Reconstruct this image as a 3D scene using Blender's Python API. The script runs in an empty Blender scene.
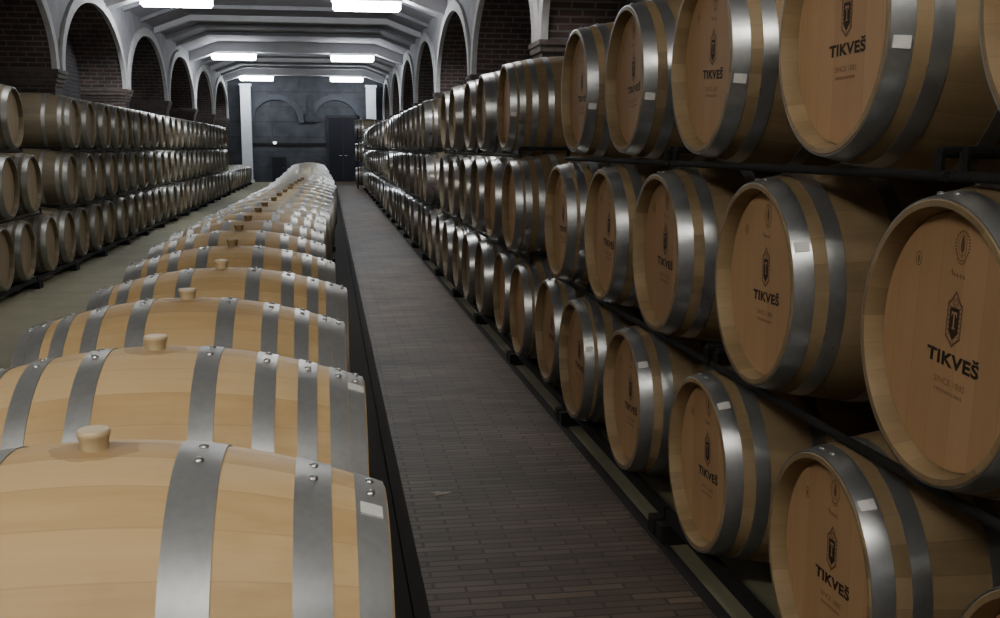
import bpy, bmesh, math, random
from mathutils import Vector, Matrix
random.seed(7)
PI = math.pi
SC = bpy.context.scene
COL = SC.collection

# ------------------------------------------------------------------ helpers
def tag(o, label=None, cat=None, group=None, kind=None):
    if label: o['label'] = label
    if cat: o['category'] = cat
    if group: o['group'] = group
    if kind: o['kind'] = kind
    return o

def link(o, parent=None):
    COL.objects.link(o)
    if parent is not None: o.parent = parent
    return o

def empty(name, loc, rz=0.0):
    o = bpy.data.objects.new(name, None)
    o.empty_display_size = .1
    o.location = loc; o.rotation_euler = (0, 0, rz)
    return link(o)

def finish(bm, name, mats, sharp=35, smooth=True):
    bmesh.ops.recalc_face_normals(bm, faces=bm.faces[:])
    if smooth:
        for f in bm.faces: f.smooth = True
        a = math.radians(sharp)
        for e in bm.edges:
            if len(e.link_faces) == 2 and e.calc_face_angle(0) > a: e.smooth = False
    me = bpy.data.meshes.new(name)
    bm.to_mesh(me); bm.free()
    for m in (mats if isinstance(mats, (list, tuple)) else [mats]): me.materials.append(m)
    return me

def put(name, me, parent=None, loc=(0, 0, 0), rot=(0, 0, 0)):
    o = bpy.data.objects.new(name, me)
    o.location = loc; o.rotation_euler = rot
    return link(o, parent)

def box(bm, x0, x1, y0, y1, z0, z1, mi=0):
    v = [bm.verts.new((x, y, z)) for x in (x0, x1) for y in (y0, y1) for z in (z0, z1)]
    fs = [(0, 1, 3, 2), (4, 6, 7, 5), (0, 4, 5, 1), (2, 3, 7, 6), (0, 2, 6, 4), (1, 5, 7, 3)]
    for f in fs:
        fc = bm.faces.new([v[i] for i in f]); fc.material_index = mi

def tube(bm, p, q, r, n=10):
    p = Vector(p); q = Vector(q); d = (q - p).normalized()
    a = d.orthogonal().normalized(); b = d.cross(a)
    rings = []
    for c in (p, q):
        rings.append([bm.verts.new(c + r * (math.cos(t) * a + math.sin(t) * b)) for t in (2 * PI * k / n for k in range(n))])
    for k in range(n):
        bm.faces.new([rings[0][k], rings[0][(k + 1) % n], rings[1][(k + 1) % n], rings[1][k]])
    bm.faces.new(rings[0]); bm.faces.new(rings[1])

def lathe_x(bm, prof, n, closed=True, mi=0, a0=0.0, a1=2 * PI):
    """revolve (x, r) profile about the local X axis; angle 0 = +Z, positive towards +Y"""
    full = abs(a1 - a0 - 2 * PI) < 1e-6
    m = n if full else n + 1
    rings = []
    for x, r in prof:
        rings.append([bm.verts.new((x, r * math.sin(a0 + (a1 - a0) * k / n), r * math.cos(a0 + (a1 - a0) * k / n))) for k in range(m)])
    cnt = len(prof) if closed else len(prof) - 1
    for i in range(cnt):
        A = rings[i]; B = rings[(i + 1) % len(prof)]
        for k in range(n):
            f = bm.faces.new([A[k], A[(k + 1) % m], B[(k + 1) % m], B[k]]); f.material_index = mi
    if not full and closed:
        f = bm.faces.new([r[0] for r in rings]); f.material_index = mi
        f = bm.faces.new([r[-1] for r in rings][::-1]); f.material_index = mi

# ------------------------------------------------------------------ materials
class NT:
    def __init__(s, name):
        s.m = bpy.data.materials.new(name); s.m.use_nodes = True
        s.t = s.m.node_tree; s.b = s.t.nodes['Principled BSDF']
    def n(s, typ, **kw):
        nd = s.t.nodes.new(typ)
        for k, v in kw.items():
            if k.startswith('i_'):
                key = k[2:]
                nd.inputs[int(key) if key.isdigit() else key].default_value = v
            else: setattr(nd, k, v)
        return nd
    def l(s, a, b): s.t.links.new(a, b)
    def math(s, op, a, b=None):
        nd = s.n('ShaderNodeMath', operation=op)
        for i, x in enumerate((a, b)):
            if x is None: continue
            if isinstance(x, (int, float)): nd.inputs[i].default_value = x
            else: s.l(x, nd.inputs[i])
        return nd.outputs[0]
    def mix(s, fac, a, b, blend='MIX'):
        nd = s.n('ShaderNodeMix', data_type='RGBA', blend_type=blend)
        for i, x in ((0, fac), (6, a), (7, b)):
            if isinstance(x, (int, float)): nd.inputs[i].default_value = x
            elif isinstance(x, tuple): nd.inputs[i].default_value = (*x, 1)
            else: s.l(x, nd.inputs[i])
        return nd.outputs[2]
    def ramp(s, fac, stops):
        nd = s.n('ShaderNodeValToRGB'); s.l(fac, nd.inputs[0])
        e = nd.color_ramp.elements
        e[0].position, e[0].color = stops[0][0], (*stops[0][1], 1)
        e[1].position, e[1].color = stops[-1][0], (*stops[-1][1], 1)
        for p, c in stops[1:-1]:
            q = e.new(p); q.color = (*c, 1)
        return nd.outputs[0]
    def bump(s, h, strength=.3, dist=.005):
        nd = s.n('ShaderNodeBump', i_Strength=strength, i_Distance=dist)
        s.l(h, nd.inputs['Height']); s.l(nd.outputs[0], s.b.inputs['Normal'])
    def col(s, c):
        if isinstance(c, tuple): s.b.inputs['Base Color'].default_value = (*c, 1)
        else: s.l(c, s.b.inputs['Base Color'])
        return s
    def set(s, **kw):
        for k, v in kw.items(): s.b.inputs[k.replace('_', ' ')].default_value = v
        return s

def plain(name, c, rough=.6, metal=0.0, var=.12, scale=12):
    t = NT(name)
    no = t.n('ShaderNodeTexNoise', i_Scale=scale, i_Detail=4.0)
    tc = t.n('ShaderNodeTexCoord'); t.l(tc.outputs['Object'], no.inputs['Vector'])
    t.col(t.ramp(no.outputs[0], [(.3, tuple(x * (1 - var) for x in c)), (.7, tuple(min(1, x * (1 + var)) for x in c))]))
    t.set(Roughness=rough, Metallic=metal)
    return t.m

def oak_staves(name, lo, mid, hi, R, stain=True):
    t = NT(name)
    tc = t.n('ShaderNodeTexCoord'); sp = t.n('ShaderNodeSeparateXYZ'); t.l(tc.outputs['Object'], sp.inputs[0])
    inf = t.n('ShaderNodeObjectInfo')
    ang = t.math('ARCTAN2', sp.outputs[1], sp.outputs[2])
    st = t.math('ADD', t.math('MULTIPLY', ang, 27 / (2 * PI)), 40.5)
    idx = t.math('FLOOR', st); fr = t.math('FRACT', st)
    wn = t.n('ShaderNodeTexWhiteNoise', noise_dimensions='2D')
    cb = t.n('ShaderNodeCombineXYZ'); t.l(idx, cb.inputs[0]); t.l(inf.outputs['Random'], cb.inputs[1]); t.l(cb.outputs[0], wn.inputs['Vector'])
    mp = t.n('ShaderNodeMapping'); mp.inputs['Scale'].default_value = (3, 34, 34); t.l(tc.outputs['Object'], mp.inputs[0])
    ad = t.n('ShaderNodeVectorMath', operation='ADD'); t.l(mp.outputs[0], ad.inputs[0])
    wv = t.n('ShaderNodeVectorMath', operation='SCALE'); t.l(wn.outputs['Color'], wv.inputs[0]); wv.inputs['Scale'].default_value = 30
    t.l(wv.outputs[0], ad.inputs[1])
    no = t.n('ShaderNodeTexNoise', i_Scale=1.0, i_Detail=5.0, i_Roughness=.6); t.l(ad.outputs[0], no.inputs['Vector'])
    f = t.math('ADD', t.math('MULTIPLY', no.outputs[0], .55), t.math('MULTIPLY', wn.outputs['Value'], .42))
    c = t.ramp(f, [(.2, lo), (.5, mid), (.8, hi)])
    n2 = t.n('ShaderNodeTexNoise', i_Scale=5.0, i_Detail=3.0); t.l(tc.outputs['Object'], n2.inputs['Vector'])
    c = t.mix(t.math('MULTIPLY', t.math('MAXIMUM', t.math('SUBTRACT', n2.outputs[0], .52), 0.0), 1.3), c, tuple(x * .62 for x in lo))
    # seams between the staves
    ed = t.math('MINIMUM', fr, t.math('SUBTRACT', 1.0, fr))
    seam = t.math('LESS_THAN', ed, .018)
    c = t.mix(t.math('MULTIPLY', seam, .18), c, tuple(x * .35 for x in lo))
    if stain:   # wine stain round the bung hole
        d = t.math('SQRT', t.math('ADD', t.math('POWER', t.math('MULTIPLY', sp.outputs[0], .72), 2.0), t.math('POWER', sp.outputs[1], 2.0)))
        n3 = t.n('ShaderNodeTexNoise', i_Scale=30.0); t.l(tc.outputs['Object'], n3.inputs['Vector'])
        d = t.math('ADD', d, t.math('MULTIPLY', t.math('SUBTRACT', n3.outputs[0], .5), .03))
        k = t.math('MULTIPLY', t.math('LESS_THAN', d, .052), t.math('GREATER_THAN', sp.outputs[2], 0.0))
        c = t.mix(t.math('MULTIPLY', k, .38), c, (.16, .09, .045))
    hv = t.n('ShaderNodeHueSaturation'); t.l(c, hv.inputs['Color'])
    t.l(t.math('ADD', .86, t.math('MULTIPLY', inf.outputs['Random'], .26)), hv.inputs['Value'])
    t.col(hv.outputs[0]); t.set(Roughness=.55)
    t.b.inputs['Specular IOR Level'].default_value = .35
    t.bump(t.math('SUBTRACT', no.outputs[0], t.math('MULTIPLY', seam, .8)), .15, .002)
    return t.m

def oak_head(name, lo, hi):
    t = NT(name)
    tc = t.n('ShaderNodeTexCoord'); sp = t.n('ShaderNodeSeparateXYZ'); t.l(tc.outputs['Object'], sp.inputs[0])
    inf = t.n('ShaderNodeObjectInfo')
    st = t.math('ADD', t.math('MULTIPLY', sp.outputs[1], 13.0), 40.3)
    idx = t.math('FLOOR', st); fr = t.math('FRACT', st)
    wn = t.n('ShaderNodeTexWhiteNoise', noise_dimensions='2D')
    cb = t.n('ShaderNodeCombineXYZ'); t.l(idx, cb.inputs[0]); t.l(inf.outputs['Random'], cb.inputs[1]); t.l(cb.outputs[0], wn.inputs['Vector'])
    mp = t.n('ShaderNodeMapping'); mp.inputs['Scale'].default_value = (30, 40, 4); t.l(tc.outputs['Object'], mp.inputs[0])
    no = t.n('ShaderNodeTexNoise', i_Scale=1.0, i_Detail=5.0); t.l(mp.outputs[0], no.inputs['Vector'])
    f = t.math('ADD', t.math('MULTIPLY', no.outputs[0], .5), t.math('MULTIPLY', wn.outputs['Value'], .5))
    c = t.ramp(f, [(.15, lo), (.85, hi)])
    ed = t.math('MINIMUM', fr, t.math('SUBTRACT', 1.0, fr)); seam = t.math('LESS_THAN', ed, .012)
    c = t.mix(t.math('MULTIPLY', seam, .3), c, tuple(x * .4 for x in lo))
    hv = t.n('ShaderNodeHueSaturation'); t.l(c, hv.inputs['Color'])
    t.l(t.math('ADD', .88, t.math('MULTIPLY', inf.outputs['Random'], .22)), hv.inputs['Value'])
    t.col(hv.outputs[0]); t.set(Roughness=.6)
    t.b.inputs['Specular IOR Level'].default_value = .3
    t.bump(no.outputs[0], .08, .002)
    return t.m

def steel(name, c, rough, metal=.85):
    t = NT(name)
    tc = t.n('ShaderNodeTexCoord')
    no = t.n('ShaderNodeTexNoise', i_Scale=60.0, i_Detail=5.0); t.l(tc.outputs['Object'], no.inputs['Vector'])
    n2 = t.n('ShaderNodeTexNoise', i_Scale=9.0, i_Detail=3.0); t.l(tc.outputs['Object'], n2.inputs['Vector'])
    f = t.math('ADD', t.math('MULTIPLY', no.outputs[0], .5), t.math('MULTIPLY', n2.outputs[0], .5))
    t.col(t.ramp(f, [(.35, tuple(x * .9 for x in c)), (.65, tuple(x * 1.06 for x in c))]))
    t.set(Metallic=metal)
    t.l(t.math('ADD', rough - .1, t.math('MULTIPLY', n2.outputs[0], .2)), t.b.inputs['Roughness'])
    return t.m

def brick(name, axes, c1, c2, mortar, bw=.26, bh=.075, ms=.012, rough=.85, swap=False, var=None):
    t = NT(name)
    tc = t.n('ShaderNodeTexCoord'); sp = t.n('ShaderNodeSeparateXYZ'); t.l(tc.outputs['Object'], sp.inputs[0])
    cb = t.n('ShaderNodeCombineXYZ')
    t.l(sp.outputs[axes[0]], cb.inputs[0]); t.l(sp.outputs[axes[1]], cb.inputs[1])
    br = t.n('ShaderNodeTexBrick', i_Scale=1.0)
    br.inputs['Color1'].default_value = (*c1, 1); br.inputs['Color2'].default_value = (*c2, 1); br.inputs['Mortar'].default_value = (*mortar, 1)
    br.inputs['Mortar Size'].default_value = ms; br.inputs['Brick Width'].default_value = bw; br.inputs['Row Height'].default_value = bh
    br.inputs['Mortar Smooth'].default_value = .3
    t.l(cb.outputs[0], br.inputs['Vector'])
    no = t.n('ShaderNodeTexNoise', i_Scale=1.7, i_Detail=5.0); t.l(tc.outputs['Object'], no.inputs['Vector'])
    c = t.mix(1.0, br.outputs['Color'], t.ramp(no.outputs[0], [(.3, (.55, .55, .55)), (.7, (1.25, 1.22, 1.2))]), 'MULTIPLY')
    t.col(c); t.set(Roughness=rough)
    t.bump(t.math('MULTIPLY', br.outputs['Fac'], -1.0), .5, .006)
    return t.m, t

M = {}
M['oak_c'] = oak_staves('oak_pale', (.42, .28, .13), (.52, .365, .18), (.58, .43, .24), .36)
M['oak_cf'] = oak_staves('oak_pale_glare', (.36, .30, .20), (.44, .38, .26), (.50, .44, .32), .36)  # bright glare on the far centre barrels mixed into the wood colour
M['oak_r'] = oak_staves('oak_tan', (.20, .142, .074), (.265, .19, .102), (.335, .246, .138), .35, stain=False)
M['oak_l'] = oak_staves('oak_old_dimmed', (.13, .108, .07), (.175, .145, .095), (.22, .185, .125), .35, stain=False)  # old oak, its colour also darkened for the dim light on the left
M['oak_f'] = oak_staves('oak_greyed_by_light', (.13, .105, .068), (.175, .145, .10), (.23, .19, .13), .35, stain=False)  # greying by the far lights put into the wood colour
M['head_f'] = oak_head('oak_head_greyed_by_light', (.30, .225, .135), (.38, .29, .18))  # same greying by light painted into the far heads
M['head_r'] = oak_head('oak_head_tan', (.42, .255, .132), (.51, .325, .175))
M['head_l'] = oak_head('oak_head_old_dimmed', (.25, .195, .12), (.32, .25, .16))  # old heads, with the left side's dimness in the colour too
M['steel'] = steel('galvanised_steel', (.42, .435, .445), .32)
M['steel_c'] = steel('galvanised_steel_pale', (.34, .355, .362), .40, .55)
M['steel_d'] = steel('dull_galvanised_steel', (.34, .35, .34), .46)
M['rivet'] = plain('rivet_steel', (.55, .55, .55), .3, .9, .05)
M['ink'] = plain('burnt_brown_print', (.030, .017, .009), .7, 0, .2, 200)
M['ink_m'] = plain('mid_brown_print', (.13, .070, .034), .7, 0, .3, 200)
M['ink_l'] = plain('faint_brown_print', (.24, .135, .068), .7, 0, .25, 200)
M['cream'] = plain('bare_wood_letter', (.40, .25, .13), .7)
M['sticker'] = plain('white_sticker_paper', (.72, .72, .70), .5, 0, .06, 60)
M['bung_p'] = plain('pale_silicone_bung', (.62, .50, .30), .45, 0, .05)
M['bung_b'] = plain('brown_wooden_bung', (.27, .185, .095), .6, 0, .2, 60)
M['black'] = plain('black_rack_steel', (.005, .005, .005), .85, 0, .2)
M['plaster'] = plain('grey_plaster', (.27, .27, .295), .85, 0, .14, 3)
M['white'] = plain('whitewash', (.48, .48, .49), .8, 0, .12, 7)
M['ceil'] = plain('ceiling_plaster', (.34, .335, .375), .85, 0, .08, 2)
M['beam'] = plain('painted_beam', (.60, .60, .62), .7, 0, .06, 3)
M['cap'] = plain('brick_moulding', (.095, .076, .068), .85, 0, .25, 9)
M['concrete'] = plain('olive_concrete', (.215, .205, .135), .75, 0, .14, 2.5)
M['kerb_shade'] = plain('dark_kerb_and_shade', (.010, .009, .0085), .9)  # kerbs, and the painted shade under the centre row
M['column'] = plain('white_painted_column', (.80, .85, .92), .6, 0, .05)
M['fixture'] = plain('white_fixture_enamel', (.75, .75, .75), .4, 0, .03)
M['door'] = plain('dark_navy_door', (.007, .007, .015), .8)
M['dark'] = plain('near_black_paint', (.010, .011, .016), .5)
M['stone_trim'] = plain('stone_arch_trim', (.068, .075, .09), .9, 0, .2, 4)
M['stone_d'] = plain('dark_stone_corbel', (.04, .043, .053), .9, 0, .2, 4)
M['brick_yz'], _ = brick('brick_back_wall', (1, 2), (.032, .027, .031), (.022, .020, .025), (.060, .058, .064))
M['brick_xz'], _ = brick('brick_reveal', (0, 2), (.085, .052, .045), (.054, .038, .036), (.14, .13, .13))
M['stone'], _ = brick('far_stone_blocks', (0, 2), (.062, .068, .082), (.055, .06, .073), (.045, .049, .06), bw=2.3, bh=.62, ms=.03)
M['path'], pt = brick('brick_paving', (0, 1), (.140, .100, .072), (.074, .053, .038), (.044, .033, .025), bw=.21, bh=.047, ms=.006, rough=.58)
pt.b.inputs['Specular IOR Level'].default_value = .25
def emis(name, c, s):
    t = NT(name); t.col((0, 0, 0))
    no = t.n('ShaderNodeTexNoise', i_Scale=1.0)
    t.b.inputs['Emission Color'].default_value = (*c, 1); t.b.inputs['Emission Strength'].default_value = s
    return t.m

# ------------------------------------------------------------------ barrels
HALF = .475
TYPES = {  # hoops as (from, to) distances from the barrel's end
    'C': [(.002, .052), (.088, .130), (.262, .302)],
    'A': [(.002, .047), (.064, .104), (.145, .185), (.250, .290)],
    'D': [(.002, .044), (.046, .088), (.115, .155), (.250, .290)],
    'N': [(.003, .041), (.0425, .082), (.110, .152), (.200, .246), (.325, .376)],
    'W': [(.003, .054), (.093, .152), (.268, .340)],
}
def rad(d, R, rc):
    return R - (R - rc) * ((HALF - d) / HALF) ** 2

def staves_bm(bm, R, rc, n, k, mi=0):
    out = []
    for i in range(k + 1):
        x = -HALF + 2 * HALF * i / k
        out.append((x, rad(HALF - abs(x), R, rc)))
    out[0] = (-HALF + .003, rc); out[-1] = (HALF - .003, rc)
    prof = [(-HALF, rc - .004)] + out + [(HALF, rc - .004), (HALF, rc - .016), (HALF - .055, rc - .027),
            (HALF * .4, R - .05), (-HALF * .4, R - .05), (-HALF + .055, rc - .027), (-HALF, rc - .016)]
    lathe_x(bm, prof, n, True, mi)

def head_bm(bm, side, rc, n, mi=0):
    x = side * (HALF - .042); r = rc - .0265
    lathe_x(bm, [(x, .0001), (x, r), (x - side * .02, r), (x - side * .02, .0001)], n, True, mi)

def hoop_bm(bm, d0, d1, side, R, rc, n, mi=0, seam=False):
    ds = [d0, (d0 + d1) / 2, d1]
    t = .0022
    top = [(side * (HALF - d), rad(d, R, rc) + t) for d in ds]
    bot = [(side * (HALF - d), rad(d, R, rc) - .004) for d in reversed(ds)]
    lathe_x(bm, top + bot, n, True, mi)

def rivet_me(key, d0, d1, side, R, rc, ang):
    d = (d0 + d1) / 2; r = rad(d, R, rc) + .0022
    bm = bmesh.new()
    bmesh.ops.create_uvsphere(bm, u_segments=10, v_segments=6, radius=.0085)
    for v in bm.verts: v.co.z *= .6
    mat = Matrix.Rotation(-ang, 4, 'X') @ Matrix.Translation((side * (HALF - d), 0, r))
    bm.transform(mat)
    return finish(bm, 'rivet', M['rivet'])

CACHE = {}
def cached(key, fn):
    if key not in CACHE: CACHE[key] = fn()
    return CACHE[key]

def sticker_me(typ, R, rc, ang, side=-1, w=.036, h=.026):
    d0, d1 = TYPES[typ][0]
    if typ == 'N': d0, d1 = .003, .041
    bm = bmesh.new()
    da = h / rc / 2
    dm = (d0 + d1) / 2; ds = [dm - w / 2, dm, dm + w / 2]
    top = [(side * (HALF - d), rad(d, R, rc) + .0052) for d in ds]
    bot = [(side * (HALF - d), rad(d, R, rc) + .0018) for d in reversed(ds)]
    lathe_x(bm, top + bot, 4, True, 0, ang - da, ang + da)
    return finish(bm, 'sticker', M['sticker'])

# ---- printing on the heads: drawn flat in (right, up), then stood on the head facing -X
def stand(bm, lift=.0006):
    x = -(HALF - .042) - lift
    for v in bm.verts: v.co = Vector((x, -v.co.x, v.co.y))
def flat_poly(bm, pts, z=0.0):
    vs = [bm.verts.new((a, b, z)) for a, b in pts]
    return bm.faces.new(vs)
def flat_ring(bm, cx, cy, rx, ry, w, n=28, a0=0, a1=2 * PI):
    prev = None
    for k in range(n + 1):
        a = a0 + (a1 - a0) * k / n
        o = bm.verts.new((cx + rx * math.sin(a), cy + ry * math.cos(a), 0)); i = bm.verts.new((cx + (rx - w) * math.sin(a), cy + (ry - w) * math.cos(a), 0))
        if prev: bm.faces.new([prev[0], o, i, prev[1]])
        prev = (o, i)
def text_bm(bm, s, cx, cy, width, height, bold=0.0, shear=0.0, spacing=1.0):
    cu = bpy.data.curves.new('lettering', 'FONT'); cu.body = s; cu.offset = bold; cu.shear = shear; cu.space_character = spacing
    cu.resolution_u = 4
    ob = bpy.data.objects.new('lettering_curve', cu); COL.objects.link(ob)
    dg = bpy.context.evaluated_depsgraph_get(); dg.update()
    me = bpy.data.meshes.new_from_object(ob.evaluated_get(dg))
    bpy.data.objects.remove(ob); bpy.data.curves.remove(cu)
    xs = [v.co.x for v in me.vertices]; ys = [v.co.y for v in me.vertices]
    x0, x1, y0, y1 = min(xs), max(xs), min(ys), max(ys)
    for v in me.vertices:
        v.co.x = cx + ((v.co.x - x0) / (x1 - x0) - .5) * width
        v.co.y = cy + ((v.co.y - y0) / (y1 - y0) - .5) * height
        v.co.z = 0
    bm.from_mesh(me); bpy.data.meshes.remove(me)

def make_prints():
    P = {}
    # name on the head
    bm = bmesh.new(); text_bm(bm, 'TIKVEŠ', .015, -.033, .182, .036, bold=.042, spacing=1.08)
    for cx, w in ((0, 0),): pass
    stand(bm); P['brand_lettering'] = finish(bm, 'brand_lettering', M['ink'], smooth=False)
    bm = bmesh.new(); text_bm(bm, 'SINCE 1885', .012, -.082, .108, .013, bold=.012)
    text_bm(bm, 'WINERY CELLAR', .010, -.103, .098, .008, bold=.01) if False else None
    for k in range(13):   # the second line is too small to read: a row of short strokes
        x = -.039 + .098 * k / 12.6
        flat_poly(bm, [(x, -.1065), (x + .0052, -.1065), (x + .0052, -.0995), (x, -.0995)])
    stand(bm); P['small_print'] = finish(bm, 'small_print', M['ink_l'], smooth=False)
    # shield with pointed foot
    bm = bmesh.new(); cx = .008
    flat_poly(bm, [(cx - .016, .071), (cx + .016, .071), (cx + .016, .021), (cx, .005), (cx - .016, .021)])
    stand(bm, .0008); P['shield_emblem'] = finish(bm, 'shield_emblem', M['ink'], smooth=False)
    bm = bmesh.new()
    flat_poly(bm, [(cx - .0095, .063), (cx + .0095, .063), (cx + .0095, .053), (cx + .0072, .053), (cx + .0065, .058), (cx - .0065, .058), (cx - .0072, .053), (cx - .0095, .053)])
    flat_poly(bm, [(cx - .0024, .058), (cx + .0024, .058), (cx + .0024, .031), (cx - .0024, .031)])
    flat_poly(bm, [(cx - .0055, .031), (cx + .0055, .031), (cx + .0055, .028), (cx - .0055, .028)])
    stand(bm, .0011); P['shield_letter'] = finish(bm, 'shield_letter', M['cream'], smooth=False)
    # ornamental crest round the shield
    bm = bmesh.new(); cy = .042
    outer = [(-.026, .078), (-.015, .086), (0, .106), (.015, .086), (.026, .078), (.026, .010), (.014, .002), (0, -.010), (-.014, .002), (-.026, .010)]
    inner = [(x * .86, cy + (y - cy) * .9) for x, y in outer]
    for k in range(10):
        j = (k + 1) % 10
        flat_poly(bm, [(cx + outer[k][0], outer[k][1]), (cx + outer[j][0], outer[j][1]), (cx + inner[j][0], inner[j][1]), (cx + inner[k][0], inner[k][1])])
    for k in range(7):
        y = .012 + k * .0095
        for s in (-1, 1):
            flat_poly(bm, [(cx + s * .018, y), (cx + s * .0212, y + .003), (cx + s * .018, y + .006), (cx + s * .0168, y + .003)])
    for rx in (.006, .0105): flat_ring(bm, cx, .081, rx, rx * .9, .0016, 16)
    flat_ring(bm, cx, .0015, .005, .004, .0015, 14)
    stand(bm, .0007); P['ornamental_crest'] = finish(bm, 'ornamental_crest', M['ink_m'], smooth=False)
    # round stamp: a wreath round a cypress over a ribbon
    bm = bmesh.new(); ex, ey = .012, .196
    pts = [(ex + .0062 * math.sin(a) * (1 - .35 * math.cos(a)), ey + .003 + .017 * math.cos(a)) for a in (2 * PI * k / 16 for k in range(16))]
    flat_poly(bm, pts); flat_poly(bm, [(ex - .0012, ey - .026), (ex + .0012, ey - .026), (ex + .0012, ey - .013), (ex - .0012, ey - .013)])
    for k in range(22):
        a = math.radians(-140 + 280 * k / 21)
        c, s = math.cos(a), math.sin(a)
        px, py = ex + .023 * s, ey + .027 * c
        flat_poly(bm, [(px - .0035 * s, py - .0035 * c), (px + .0022 * c, py - .0022 * s), (px + .0045 * s, py + .0045 * c), (px - .0022 * c, py + .0022 * s)])
    flat_ring(bm, ex, ey + .008, .025, .040, .0022, 12, math.radians(140), math.radians(220))
    flat_ring(bm, ex, ey + .004, .025, .042, .0022, 12, math.radians(140), math.radians(220))
    flat_ring(bm, ex, ey, .0145, .022, .0012, 24)
    stand(bm); P['round_stamp'] = finish(bm, 'round_stamp', M['ink_m'], smooth=False)
    # handwritten line, too soft to read: a joined wavy pen stroke
    bm = bmesh.new(); prev = None
    for k in range(49):
        u = k / 48; x = -.021 + .052 * u
        y = .135 + (.0085 if u < .17 else .0032) * math.sin(u * 2 * PI * (3.0 if u < .17 else 5.0))
        a = bm.verts.new((x + .0012, y + .0013, 0)); b = bm.verts.new((x - .0012, y - .0013, 0))
        if prev: bm.faces.new([prev[0], a, b, prev[1]])
        prev = (a, b)
    stand(bm); P['script_line'] = finish(bm, 'script_line', M['ink_m'], smooth=False)
    bm = bmesh.new(); flat_ring(bm, -.14, .146, .011, .0155, .0022, 20)
    flat_poly(bm, [(-.1425, .138), (-.1375, .138), (-.1365, .150), (-.14, .155), (-.1435, .150)])
    stand(bm); P['side_stamp'] = finish(bm, 'side_stamp', M['ink_m'], smooth=False)
    return P
PRINTS = make_prints()

def bung_me(mat, name):
    bm = bmesh.new()
    prof = [(.0001, -.01), (.021, -.01), (.0225, .006), (.0245, .018), (.0265, .021), (.027, .027), (.0245, .0305), (.0001, .031)]
    rings = []
    n = 24
    for r, z in prof: rings.append([bm.verts.new((r * math.cos(2 * PI * k / n), r * math.sin(2 * PI * k / n), z)) for k in range(n)])
    for i in range(len(prof) - 1):
        for k in range(n): bm.faces.new([rings[i][k], rings[i][(k + 1) % n], rings[i + 1][(k + 1) % n], rings[i + 1][k]])
    bmesh.ops.remove_doubles(bm, verts=bm.verts[:], dist=.0005)
    return finish(bm, name, mat, 50)
BUNG_P = bung_me(M['bung_p'], 'pale_bung'); BUNG_B = bung_me(M['bung_b'], 'brown_bung')

def barrel(x, y, zc, R, rc, typ, lod, rot, wood, headm, steelm, label, group, prints=False, sticker=None, bung=None, roll=0.0, rivets=True, sside=-1, sx=1.0):
    """axis along local X, the visible head at local -X. zc = height of the axis."""
    if lod == 'far':
        def mk():
            bm = bmesh.new(); n = 28
            staves_bm(bm, R, rc, n, 8, 0)
            for s in (-1, 1): head_bm(bm, s, rc, n, 1)
            for d0, d1 in TYPES[typ]:
                for s in (-1, 1): hoop_bm(bm, d0, d1, s, R, rc, n, 2)
            if bung:
                pass
            return finish(bm, 'wine_barrel', [M[wood], M[headm], M[steelm]])
        o = put('wine_barrel', cached(('far', R, rc, typ, wood, headm, steelm), mk), None, (x, y, zc), (0, 0, rot))
        return tag(o, label, 'barrel', group)
    n, k = (96, 24) if lod == 'near' else (56, 16)
    t = empty('wine_barrel', (x, y, zc - R), rot); tag(t, label, 'barrel', group); t.scale.x = sx
    L = (0, 0, R)
    def mk():
        bm = bmesh.new(); staves_bm(bm, R, rc, n, k); return finish(bm, 'staves', M[wood])
    put('staves', cached(('st', R, rc, n, wood), mk), t, L)
    h0 = None
    for s in (-1, 1):
        def mk(s=s):
            bm = bmesh.new(); head_bm(bm, s, rc, n); return finish(bm, 'head', M[headm])
        h = put('head', cached(('hd', s, rc, n, headm), mk), t, L)
        if s < 0: h0 = h
    if prints:
        for nm, me in PRINTS.items():
            o = put(nm, me, h0)
        h0.rotation_euler = (roll, 0, 0)
    for i, (d0, d1) in enumerate(TYPES[typ]):
        for s in (-1, 1):
            seam = rivets and lod == 'near'
            def mk(s=s):
                bm = bmesh.new(); hoop_bm(bm, d0, d1, s, R, rc, n, 0, seam); return finish(bm, 'hoop', M[steelm])
            h = put('hoop', cached(('hp', R, rc, typ, i, s, n, steelm, seam), mk), t, L)
            if seam:
                for a in (-3.5, 7.5):
                    me = cached(('rv', R, rc, typ, i, s, a), lambda: rivet_me(None, d0, d1, s, R, rc, math.radians(a)))
                    put('rivet', me, h)
            if i == 0 and s == sside and sticker is not None:
                put('sticker', sticker_me(typ, R, rc, math.radians(sticker), s), h)
    if bung: put('bung', bung, t, (0, 0, 2 * R))
    return t

ORD = ['first', 'second', 'third', 'fourth', 'fifth', 'sixth', 'seventh', 'eighth', 'ninth', 'tenth', 'eleventh', 'twelfth', 'thirteenth', 'fourteenth',
       'fifteenth', 'sixteenth', 'seventeenth', 'eighteenth', 'nineteenth', 'twentieth', 'twenty-first', 'twenty-second', 'twenty-third', 'twenty-fourth',
       'twenty-fifth', 'twenty-sixth', 'twenty-seventh', 'twenty-eighth', 'twenty-ninth', 'thirtieth']
def run(start, stop, step=.876, jit=.012):
    out = []; y = start
    while y < stop:
        out.append(y + random.uniform(-jit, jit)); y += step
    return out
def pos_words(i, n):
    return ('%s from near end' % ORD[i]) if i < (n + 1) // 2 else ('%s from far end' % ORD[n - 1 - i])

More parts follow.
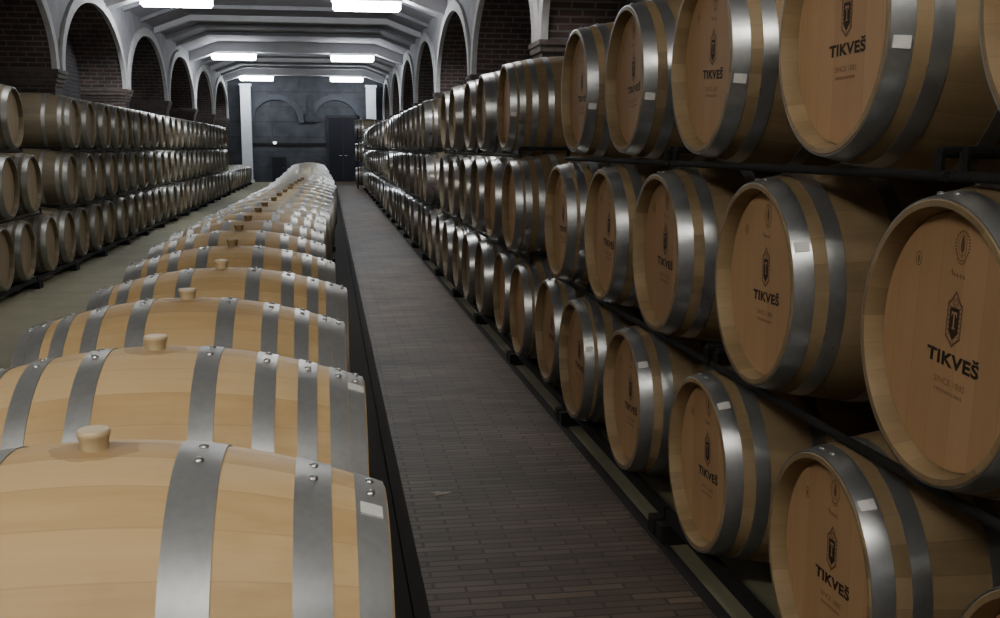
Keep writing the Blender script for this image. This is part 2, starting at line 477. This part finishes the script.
# ---- racks
def rack(x0, dirx, ya, yb, z_low, z_top, z_floor, label, group, off=(.065, .065), cross=True, foot=True):
    """two rails along Y under a pair of barrels. x0 = head plane, dirx = +1 body towards +X.
       z_low..z_top: rail height; feet reach z_floor"""
    t = empty('barrel_rack', ((x0 + dirx * HALF), (ya + yb) / 2, z_floor)); tag(t, label, 'rack', group)
    hl = (yb - ya) / 2 - .012
    key = ('rk', round(hl, 2), round(z_low - z_floor, 3), round(z_top - z_floor, 3), off, foot)
    zl, zt = z_low - z_floor, z_top - z_floor
    for s in (-1, 1):
        xx = s * (HALF - off[0])
        bm = bmesh.new()
        if foot: box(bm, xx - .012, xx + .012, -hl, hl, zl, zt)
        else: tube(bm, (xx, -hl, zt - .012), (xx, hl, zt - .012), .0115, 12)
        put('rail', finish(bm, 'rail', M['black']), t)
    for s in (-1, 1):
        bm = bmesh.new()
        yy = s * (hl - .034)
        if foot:
            box(bm, -HALF + .015, HALF - .015, yy - .033, yy + .033, 0.0, max(.055, min(.075, zl)))
            put('foot_beam', finish(bm, 'foot_beam', M['black'], smooth=False), t)
            if zl > .1:
                for q in (-1, 1):
                    b2 = bmesh.new(); xx = q * (HALF - off[0]); box(b2, xx - .02, xx + .02, yy - .02, yy + .02, .075, zl)
                    put('post', finish(b2, 'post', M['black'], smooth=False), t)
        elif cross:
            xx = HALF - off[0]
            tube(bm, (-xx, yy, zt + .036), (xx, yy, zt + .036), .012, 10)
            for q in (-1, 1): tube(bm, (q * xx, yy, zt - .005), (q * xx, yy, zt + .036), .011, 10)
            put('crossbar', finish(bm, 'crossbar', M['black']), t)
    return t

def pairs(ys, maxgap=1.15):
    out = []; i = 0
    while i < len(ys):
        if i + 1 < len(ys) and ys[i + 1] - ys[i] < maxgap: out.append((i, i + 1)); i += 2
        else: out.append((i,)); i += 1
    return out
def rack_row(ys, x0, dirx, zc, R, rc, z_floor, tier, off=.065, foot=False, first=0):
    zt = zc - rad(off + .032, R, rc) - .003
    n = len(ys)
    ps = [tuple(j + first for j in p) for p in pairs(ys[first:])]
    if first: ps = [(0,)] + ps
    for k, p in enumerate(ps):
        a = ys[p[0]] - .438; b = ys[p[-1]] + .438
        if k and ps[k - 1][-1] == p[0] - 1 and ys[p[0]] - ys[p[0] - 1] < 1.15: a = (ys[p[0]] + ys[p[0] - 1]) / 2
        if k + 1 < len(ps) and ys[p[-1] + 1] - ys[p[-1]] < 1.15: b = (ys[p[-1]] + ys[p[-1] + 1]) / 2
        lab = 'black steel rack unit, %s, %s' % (pos_words(k, len(ps)), tier)
        if foot: zl = zt - .045 if zt < .15 else zt - .05
        else: zl = zt - .024
        rack(x0, dirx, a, b, zl, zt, z_floor, lab, 'black racks in the ' + tier, off=(off, off), foot=foot)

# ================= right stack
XR = 1.171; R0, RC0 = .35, .285
ZT, ZM, ZB = 1.727, 1.078, .430
T_ys = [1.57, 2.459, 3.365, 4.271, 5.16, 7.396, 8.46, 9.36, 10.25, 11.15] + run(13.5, 36.9)
M_ys = [1.944, 2.876, 3.806, 4.618, 5.463, 7.0, 7.88, 8.75, 9.66, 10.55, 11.5] + run(13.2, 37.1)
B_ys = [1.535, 2.399, 3.294, 4.218, 5.081, 5.908, 6.70, 7.581, 8.449, 9.25, 10.05, 10.9] + run(11.84, 37.3)
types = {('T', 5): 'A', ('M', 4): 'A', ('M', 5): 'A', ('B', 4): 'A', ('B', 6): 'A'}
stick = {('T', 1): 99, ('T', 2): 103, ('T', 3): 105, ('T', 4): 106, ('M', 1): 64, ('B', 1): 41, ('B', 2): 37, ('B', 3): 50, ('T', 5): 100, ('B', 4): 70}
for tn, tier, ys, z in (('T', 'top tier of right stack', T_ys, ZT), ('M', 'middle tier of right stack', M_ys, ZM), ('B', 'bottom tier of right stack', B_ys, ZB)):
    for i, y in enumerate(ys):
        lod = 'near' if y < 6.6 else ('mid' if y < 17 else 'far')
        typ = types.get((tn, i)) or ('C' if y < 6 else random.choice(['D', 'D', 'D', 'A']))
        xj = 0.0 if i < 4 else random.uniform(-.02, .02)
        if (tn, i) == ('M', 4): xj = -.02
        pr = y < 6.6
        feat = 'printed oak barrel' if pr else ('steel-hooped oak barrel' if lod != 'far' else 'small distant oak barrel')
        lab = '%s, %s, %s' % (feat, pos_words(i, len(ys)), tier)
        s = stick.get((tn, i))
        st = None if s is None else -s      # towards the camera side (-Y)
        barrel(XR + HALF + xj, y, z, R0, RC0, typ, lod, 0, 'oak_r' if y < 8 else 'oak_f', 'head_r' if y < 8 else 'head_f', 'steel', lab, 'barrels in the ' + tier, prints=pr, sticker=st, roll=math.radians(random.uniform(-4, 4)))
    rack_row(ys, XR, 1, z, R0, RC0, 0.0 if tn == 'B' else z - rad(.097, R0, RC0) - .003 - .024, tier, foot=(tn == 'B'), first=1 if tn in 'TB' else 0)

# the last column of three, standing apart at the far end
for z, w in ((2.09, 'top'), (1.28, 'middle'), (.45, 'bottom')):
    barrel(.935 + HALF, 38.6, z, R0, RC0, 'D', 'far', 0, 'oak_f', 'head_f', 'steel', '%s barrel of the separate column of three past the right stack' % w, 'separate column of three barrels')
    zt = z - rad(.097, R0, RC0) - .003
t = empty('barrel_stand', (.935 + HALF, 38.6, 0)); tag(t, 'tall black steel stand holding three barrels at far end of right stack', 'rack')
for s in (-1, 1):
    for q in (-1, 1):
        bm = bmesh.new(); box(bm, s * .395 - .02, s * .395 + .02, q * .39 - .02, q * .39 + .02, 0, 2.1); put('post', finish(bm, 'post', M['black'], smooth=False), t)
    for z in (2.09, 1.28, .45):
        zt = z - rad(.097, R0, RC0) - .003
        bm = bmesh.new(); box(bm, s * .395 - .017, s * .395 + .017, -.37, .37, zt - .04, zt); put('rail', finish(bm, 'rail', M['black'], smooth=False), t)

# ================= left stack
XL = -2.954
LT = [11.06, 13.53, 14.5] + run(15.38, 33.7)
LM = [10.72, 11.65, 13.26, 14.2] + run(15.0, 33.4)
LB = [10.44, 11.28, 12.15, 12.99, 13.8, 14.65] + run(15.5, 33.2)
LOW = run(34.3, 43.4)
for tn, tier, ys, z in (('T', 'top tier of left stack', LT, ZT), ('M', 'middle tier of left stack', LM, ZM), ('B', 'bottom tier of left stack', LB, ZB), ('L', 'low single row past the left stack', LOW, ZB)):
    for i, y in enumerate(ys):
        lod = 'mid' if y < 20 else 'far'
        typ = random.choice(['C', 'C', 'A'])
        feat = 'dim-toned old oak barrel' if lod == 'mid' else 'small distant dim-toned barrel'
        lab = '%s, %s, %s' % (feat, pos_words(i, len(ys)), tier)
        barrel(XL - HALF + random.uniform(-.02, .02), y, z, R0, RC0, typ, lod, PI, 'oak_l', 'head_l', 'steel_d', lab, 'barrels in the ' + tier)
    ft = tn in 'BL'
    rack_row(ys, XL, -1, z, R0, RC0, 0.0 if ft else z - rad(.097, R0, RC0) - .003 - .024, tier, foot=ft)

# ================= centre row
RCN, RCC, ZC = .36, .27, .638
cs = [(-.365, 1.687), (-.401, 2.532), (-.434, 3.377), (-.413, 4.227), (-.453, 5.184), (-.50, 6.15), (-.51, 7.0), (-.50, 7.86), (-.50, 8.66)]
y = 9.55
def drift(y):
    ks = [(8.6, -.50), (15.5, -.38), (23, -.45), (34, -.60)]
    for (a, p), (b, q) in zip(ks[:-1], ks[1:]):
        if y <= b: return p + (q - p) * (y - a) / (b - a)
    return ks[-1][1]
while y < 33.6:
    cs.append((drift(y) + random.uniform(-.02, .02), y)); y += .876 + random.uniform(-.02, .02)
for i, (x, y) in enumerate(cs):
    lod = 'near' if i < 9 else ('mid' if y < 16 else 'far')
    bg = BUNG_P if i < 4 else BUNG_B
    if lod == 'far': bg = None
    feat = 'pale-bunged oak barrel' if i < 4 else ('brown-bunged oak barrel' if bg else 'small distant pale barrel')
    lab = '%s, %s, low centre row' % (feat, pos_words(i, len(cs)))
    barrel(x, y, ZC, RCN, RCC, 'W' if i == 0 else 'N', lod, PI, 'oak_c' if i < 8 else 'oak_cf', 'head_r', 'steel_c', lab, 'barrels in the low centre row',
           sx=(.94 if i == 0 else 1.0), sticker=(18 if i == 0 else (16 if i == 1 else None)), bung=bg)
cy = [c[1] for c in cs]
ps = pairs(cy)
for k, p in enumerate(ps):
    xm = sum(cs[j][0] for j in p) / len(p)
    a = cy[p[0]] - .438 if k == 0 else (cy[p[0]] + cy[p[0] - 1]) / 2
    b = cy[p[-1]] + .438 if k == len(ps) - 1 else (cy[p[-1]] + cy[p[-1] + 1]) / 2
    zt = ZC - rad(.2 + .035, RCN, RCC) - .003
    rack(xm - HALF, 1, a, b, zt - .05, zt, 0.0, 'low black rack unit, %s, under the centre row' % pos_words(k, len(ps)), 'black racks under the centre row', off=(.2, .2))

# ================= the cellar
def struct(name, bm, mats, smooth=False, sharp=35):
    o = put(name, finish(bm, name, mats, sharp, smooth)); return tag(o, kind='structure')
WL, WR, ND = -4.05, 2.33, .85
Y0, Y1 = -5.2, 46.5
bm = bmesh.new(); box(bm, WL - ND - .1, WR + ND + .1, Y0 - .1, Y1 + .2, -.2, 0); struct('floor', bm, M['concrete'])
bm = bmesh.new(); box(bm, .285, 1.165, Y0, Y1, 0, .012); struct('floor_path', bm, M['path'])
bm = bmesh.new(); box(bm, .235, .285, Y0, Y1, 0, .02); struct('trim_1', bm, M['kerb_shade'])
bm = bmesh.new(); box(bm, 1.165, 1.215, Y0, Y1, 0, .008); struct('trim_2', bm, M['kerb_shade'])
bm = bmesh.new(); box(bm, -1.0, .235, Y0, 34.6, 0, .004); struct('floor_shadow_drain', bm, M['kerb_shade'])  # dark sheet painting the rack shadow, together with the dark drain

PER = 5.72; OFS = .5; PW = .25                      # pier spacing, offset, half width
SPR, APX = 2.60, 3.95
piers = [OFS + PER * k for k in range(-1, 9)]
ZW = 4.62
def side_wall(xf, sgn, nm):
    xb = xf + sgn * ND
    bw = bmesh.new(); bb = bmesh.new(); br = bmesh.new()
    N = 28
    # spandrels
    for a, b in zip(piers[:-1], piers[1:]):
        y0, y1 = a + PW, b - PW; c = (y0 + y1) / 2; h = (y1 - y0) / 2
        prev = None
        for k in range(N + 1):
            t = PI - PI * k / N
            yy, zz = c + h * math.cos(t), SPR + (APX - SPR) * math.sin(t)
            cur = (yy, zz)
            if prev:
                p, q = prev, cur
                bw.faces.new([bw.verts.new((xf, p[0], p[1])), bw.verts.new((xf, q[0], q[1])), bw.verts.new((xf, q[0], ZW)), bw.verts.new((xf, p[0], ZW))])
                br.faces.new([br.verts.new((xf, p[0], p[1])), br.verts.new((xf, q[0], q[1])), br.verts.new((xb, q[0], q[1])), br.verts.new((xb, p[0], p[1]))])
            prev = cur
        # back of the niche
        bb.faces.new([bb.verts.new((xb, y0, 0)), bb.verts.new((xb, y1, 0)), bb.verts.new((xb, y1, APX)), bb.verts.new((xb, y0, APX))])
        for yy in (y0, y1):
            br.faces.new([br.verts.new((xf, yy, 0)), br.verts.new((xf, yy, SPR)), br.verts.new((xb, yy, SPR)), br.verts.new((xb, yy, 0))])
    for p in piers:
        bw.faces.new([bw.verts.new((xf, p - PW, SPR)), bw.verts.new((xf, p + PW, SPR)), bw.verts.new((xf, p + PW, ZW)), bw.verts.new((xf, p - PW, ZW))])
        bb.faces.new([bb.verts.new((xf, p - PW, 0)), bb.verts.new((xf, p + PW, 0)), bb.verts.new((xf, p + PW, SPR)), bb.verts.new((xf, p - PW, SPR))])
    for m_ in (bw, br, bb): bmesh.ops.remove_doubles(m_, verts=m_.verts[:], dist=.0005)
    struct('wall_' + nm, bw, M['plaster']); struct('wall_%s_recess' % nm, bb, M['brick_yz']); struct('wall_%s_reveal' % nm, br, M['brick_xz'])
TN = [3]
def trim(bm, m, **k):
    o = struct('trim_%d' % TN[0], bm, m, **k); TN[0] += 1; return o
def arches(xf, sgn):
    N = 30; pr = -sgn * .05
    for a, b in zip(piers[:-1], piers[1:]):
        y0, y1 = a + PW, b - PW; c = (y0 + y1) / 2; h = (y1 - y0) / 2
        bm = bmesh.new(); rings = []
        for k in range(N + 1):
            t = PI - PI * k / N
            ci, si = math.cos(t), math.sin(t)
            iy, iz = c + (h - .015) * ci, SPR + (APX - .015 - SPR) * si
            oy, oz = c + (h + .17) * ci, SPR + (APX + .17 - SPR) * si
            rings.append([bm.verts.new(q) for q in ((xf + sgn * .03, iy, iz), (xf + pr, iy, iz), (xf + pr, oy, oz), (xf, oy, oz))])
        for A, B in zip(rings[:-1], rings[1:]):
            for j in range(3): bm.faces.new([A[j], A[j + 1], B[j + 1], B[j]])
        trim(bm, M['white'], smooth=True)
    for p in piers:   # moulded capital wrapping the pier, running back along the reveals
        bm = bmesh.new()
        for e, z0, z1 in ((.015, 2.36, 2.42), (.035, 2.42, 2.48), (.06, 2.48, 2.55), (.075, 2.55, 2.605)):
            xa, xb = sorted((xf - sgn * e, xf + sgn * (ND - .001)))
            box(bm, xa, xb, p - PW - e, p + PW + e, z0, z1)
        trim(bm, M['cap'])
side_wall(WL, -1, 'left'); side_wall(WR, 1, 'right')
arches(WL, -1); arches(WR, 1)

# far wall with two blind arches and a dark doorway
bm = bmesh.new(); box(bm, WL - ND, WR + ND, Y1, Y1 + .2, 0, 5.0); struct('wall_far', bm, M['stone'])
bm = bmesh.new(); box(bm, WL - ND, WR + ND, Y0 - .1, Y0, 0, 5.0); struct('wall_near', bm, M['plaster'])
def wx(u): return (u - 328.5) / 1077 * 46.4
for cu, half, zt, zs in ((279, 27, 3.62, 2.45), (336, 27, 3.62, 2.45)):
    bm = bmesh.new(); c = wx(cu); h = half / 1077 * 46.4; rings = []
    for k in range(25):
        t = PI - PI * k / 24
        q = []
        for e in (0, .22):
            q.append((c + (h - .22 + e) * math.cos(t), zs + (zt - .22 - zs + e) * math.sin(t)))
        rings.append([bm.verts.new((q[0][0], Y1, q[0][1])), bm.verts.new((q[0][0], Y1 - .08, q[0][1])), bm.verts.new((q[1][0], Y1 - .08, q[1][1])), bm.verts.new((q[1][0], Y1, q[1][1]))])
    for A, B in zip(rings[:-1], rings[1:]):
        for j in range(3): bm.faces.new([A[j], A[j + 1], B[j + 1], B[j]])
    trim(bm, M['stone_trim'])
bm = bmesh.new(); box(bm, wx(313) - .25, wx(313) + .25, Y1 - .12, Y1, 2.5, 2.85); box(bm, wx(313) - .12, wx(313) + .12, Y1 - .1, Y1, 2.85, 3.6); trim(bm, M['stone_d'])
bm = bmesh.new(); box(bm, wx(252), wx(327), Y1 - .05, Y1, 1.52, 1.62); trim(bm, M['kerb_shade'])
d = empty('door_1', (wx(343), Y1, 0)); tag(d, kind='structure')
dw = 15 / 1077 * 46.4
bm = bmesh.new()
for s in (-1, 1): box(bm, s * dw - .06, s * dw + .06, -.08, 0, 0, 2.66)
box(bm, -dw - .06, dw + .06, -.08, 0, 2.66, 2.78)
put('door_frame', finish(bm, 'door_frame', M['dark'], smooth=False), d)
for s in (-1, 1):
    bm = bmesh.new(); a, b = sorted((s * .006, s * (dw - .06)))
    box(bm, a, b, -.05, -.005, .01, 2.66)
    for z0, z1 in ((.2, 1.1), (1.25, 2.5)): box(bm, a + .1, b - .1, -.06, -.05, z0, z1)
    lf = put('door_leaf', finish(bm, 'door_leaf', M['door'], smooth=False), d)
    bm = bmesh.new(); tube(bm, (s * .06, -.06, 1.1), (s * .06, -.11, 1.1), .012); tube(bm, (s * .06, -.10, 1.1), (s * .17, -.10, 1.1), .011)
    put('door_handle', finish(bm, 'door_handle', M['steel']), lf)

# a pale scrap on the path
bm = bmesh.new()
N = 14; vs = []
for k in range(N):
    a = 2 * PI * k / N; q = 1 + .35 * math.sin(3 * a + 1) + .2 * math.sin(5 * a)
    vs.append((.037 * q * math.cos(a), .022 * q * math.sin(a)))
top = [bm.verts.new((p[0], p[1], .003)) for p in vs]; bot = [bm.verts.new((p[0] * 1.05, p[1] * 1.05, 0)) for p in vs]
bm.faces.new(top); bm.faces.new(bot)
for k in range(N): bm.faces.new([top[k], top[(k + 1) % N], bot[(k + 1) % N], bot[k]])
o = put('paper_scrap', finish(bm, 'paper_scrap', plain('dirty_scrap', (.50, .46, .40), .8, 0, .4, 60), smooth=False), None, (.437, 4.37, .012))
tag(o, 'small pale scrap lying on the dark brick path', 'scrap')

# small things by the far wall
t = empty('wall_lamp', (wx(277.5), Y1, 1.62)); tag(t, 'tiny bright white lamp on far wall above the centre row', 'lamp')
bm = bmesh.new(); box(bm, -.09, .09, -.04, 0, -.06, .06); put('back_plate', finish(bm, 'back_plate', M['fixture'], smooth=False), t)
bm = bmesh.new(); bmesh.ops.create_uvsphere(bm, u_segments=16, v_segments=10, radius=.055)
for v in bm.verts: v.co = Vector((v.co.x * 1.3, v.co.y * .8 - .08, v.co.z))
put('lamp_globe', finish(bm, 'lamp_globe', emis('lamp_glow', (1, .98, .95), 1.6)), t)
t = empty('silhouette', (wx(281), Y1 - .3, 0)); tag(t, 'dark narrow cabinet standing against the far wall behind the centre row', 'silhouette')  # box with door and knob invented for an unidentified dark shape
bm = bmesh.new(); box(bm, -.27, .27, -.24, .28, .06, 1.02); put('carcass', finish(bm, 'carcass', M['dark'], smooth=False), t)
bm = bmesh.new(); box(bm, -.30, .30, -.27, .29, 1.02, 1.06); put('top', finish(bm, 'top', M['dark'], smooth=False), t)
bm = bmesh.new(); box(bm, -.25, .25, -.26, -.24, .08, 1.0); dd = put('door', finish(bm, 'door', M['door'], smooth=False), t)
bm = bmesh.new(); bmesh.ops.create_uvsphere(bm, u_segments=10, v_segments=6, radius=.02); bm.transform(Matrix.Translation((.2, -.28, .6))); put('knob', finish(bm, 'knob', M['steel']), dd)
bm = bmesh.new(); box(bm, -.24, .24, -.2, .25, 0, .06); put('plinth', finish(bm, 'plinth', M['dark'], smooth=False), t)

# two white columns before the far wall
for x, lab in ((-3.3, 'white square column at far end beside the low left row'), (1.80, 'white square column at far end behind the right stack')):
    t = empty('column', (x, 46.0, 0)); tag(t, lab, 'column', 'white columns by the far wall')
    bm = bmesh.new(); box(bm, -.2, .2, -.2, .2, .1, 3.92); put('shaft', finish(bm, 'shaft', M['column'], smooth=False), t)
    bm = bmesh.new(); box(bm, -.25, .25, -.25, .25, 0, .1); put('base', finish(bm, 'base', M['column'], smooth=False), t)
    bm = bmesh.new(); box(bm, -.24, .24, -.24, .24, 3.92, 4.0); put('capital', finish(bm, 'capital', M['column'], smooth=False), t)

# ceiling: flat in the middle, sloping down to the walls, with ribs across
XA, XB = WL + .85, WR - .85
def profile(z_mid, z_wall, y0, y1, th, bm):
    pts = [(WL, z_wall), (XA, z_mid), (XB, z_mid), (WR, z_wall)]
    up = [(WL, z_wall + th), (XA, z_mid + th), (XB, z_mid + th), (WR, z_wall + th)]
    for i in range(3):
        vs = [bm.verts.new((px, yy, pz)) for yy in (y0, y1) for px, pz in (pts[i], pts[i + 1], up[i + 1], up[i])]
        for f in ((0, 1, 2, 3), (4, 5, 6, 7), (0, 1, 5, 4), (3, 2, 6, 7), (0, 3, 7, 4), (1, 2, 6, 5)): bm.faces.new([vs[j] for j in f])
bm = bmesh.new(); profile(4.58, 4.26, Y0, Y1, .15, bm); struct('ceiling', bm, M['ceil'])
MAIN = [-.9, 10.8, 21.6, 34.2, 44.7]
for k, y in enumerate(MAIN):
    bm = bmesh.new(); profile(4.28, 3.98, y - .2, y + .2, .31, bm); trim(bm, M['beam'])
for a in MAIN[:-1]:
    for j in range(1, 6):
        y = a + j * 1.95
        bm = bmesh.new(); dep = .08 if j != 3 else .13
        profile(4.58 - dep, 4.26 - dep, y - .11, y + .11, dep + .01, bm); trim(bm, M['plaster'] if j != 3 else M['beam'])

LIGHTS = {0: ((1.0, .94, .83), 54, 32), 1: ((1.0, .97, .92), 14, 30), 2: ((.95, .98, 1.0), 38, 38), 3: ((.93, .97, 1.0), 32, 32), 4: ((.92, .97, 1.0), 28, 28)}
PL = ['over the camera', 'on the second ceiling beam', 'on the third ceiling beam, cut by the top edge', 'on the ceiling beam one before the last', 'on the last ceiling beam by the far wall']
for k, y in enumerate(MAIN):
    c, sl, sr = LIGHTS[k]
    for x, s, w in ((-2.76, sl, 'left'), (.79, sr, 'right')):
        t = empty('fluorescent_light', (x, y, 4.28)); tag(t, '%s fluorescent light %s' % (w, PL[k]), 'ceiling light', 'fluorescent lights on the ceiling beams')
        bm = bmesh.new(); box(bm, -.68, .68, -.13, .13, -.05, 0); put('housing', finish(bm, 'housing', M['fixture'], smooth=False), t)
        bm = bmesh.new(); box(bm, -.65, .65, -.13, .13, -.22, -.05)
        bmesh.ops.bevel(bm, geom=bm.edges[:], offset=.03, segments=2, affect='EDGES')
        put('diffuser', finish(bm, 'diffuser', emis('tube_glow_%d_%s' % (k, w), c, s)), t)

# ------------------------------------------------------------------ world and camera
w = bpy.data.worlds.new('cellar_air'); SC.world = w; w.use_nodes = True
w.node_tree.nodes['Background'].inputs[0].default_value = (.5, .55, .65, 1)
w.node_tree.nodes['Background'].inputs[1].default_value = .02
yaw, pit, rol = (math.radians(a) for a in (8.987, 8.526, .168))
fw = Vector((math.sin(yaw) * math.cos(pit), math.cos(yaw) * math.cos(pit), -math.sin(pit)))
rt = Vector((math.cos(yaw), -math.sin(yaw), 0)); up = rt.cross(fw)
R_ = rt * math.cos(rol) + up * math.sin(rol); U_ = up * math.cos(rol) - rt * math.sin(rol)
cam = bpy.data.cameras.new('camera'); co = link(bpy.data.objects.new('camera', cam))
co.matrix_world = Matrix(((R_.x, U_.x, -fw.x, 0), (R_.y, U_.y, -fw.y, 0), (R_.z, U_.z, -fw.z, 1.458), (0, 0, 0, 1)))
cam.sensor_width = 36; cam.lens = 1077.4 / 1000 * 36; cam.clip_start = .05; cam.clip_end = 200
SC.camera = co
SC.view_settings.view_transform = 'AgX'
SC.view_settings.exposure = 0.78
SC.cycles.max_bounces = 6
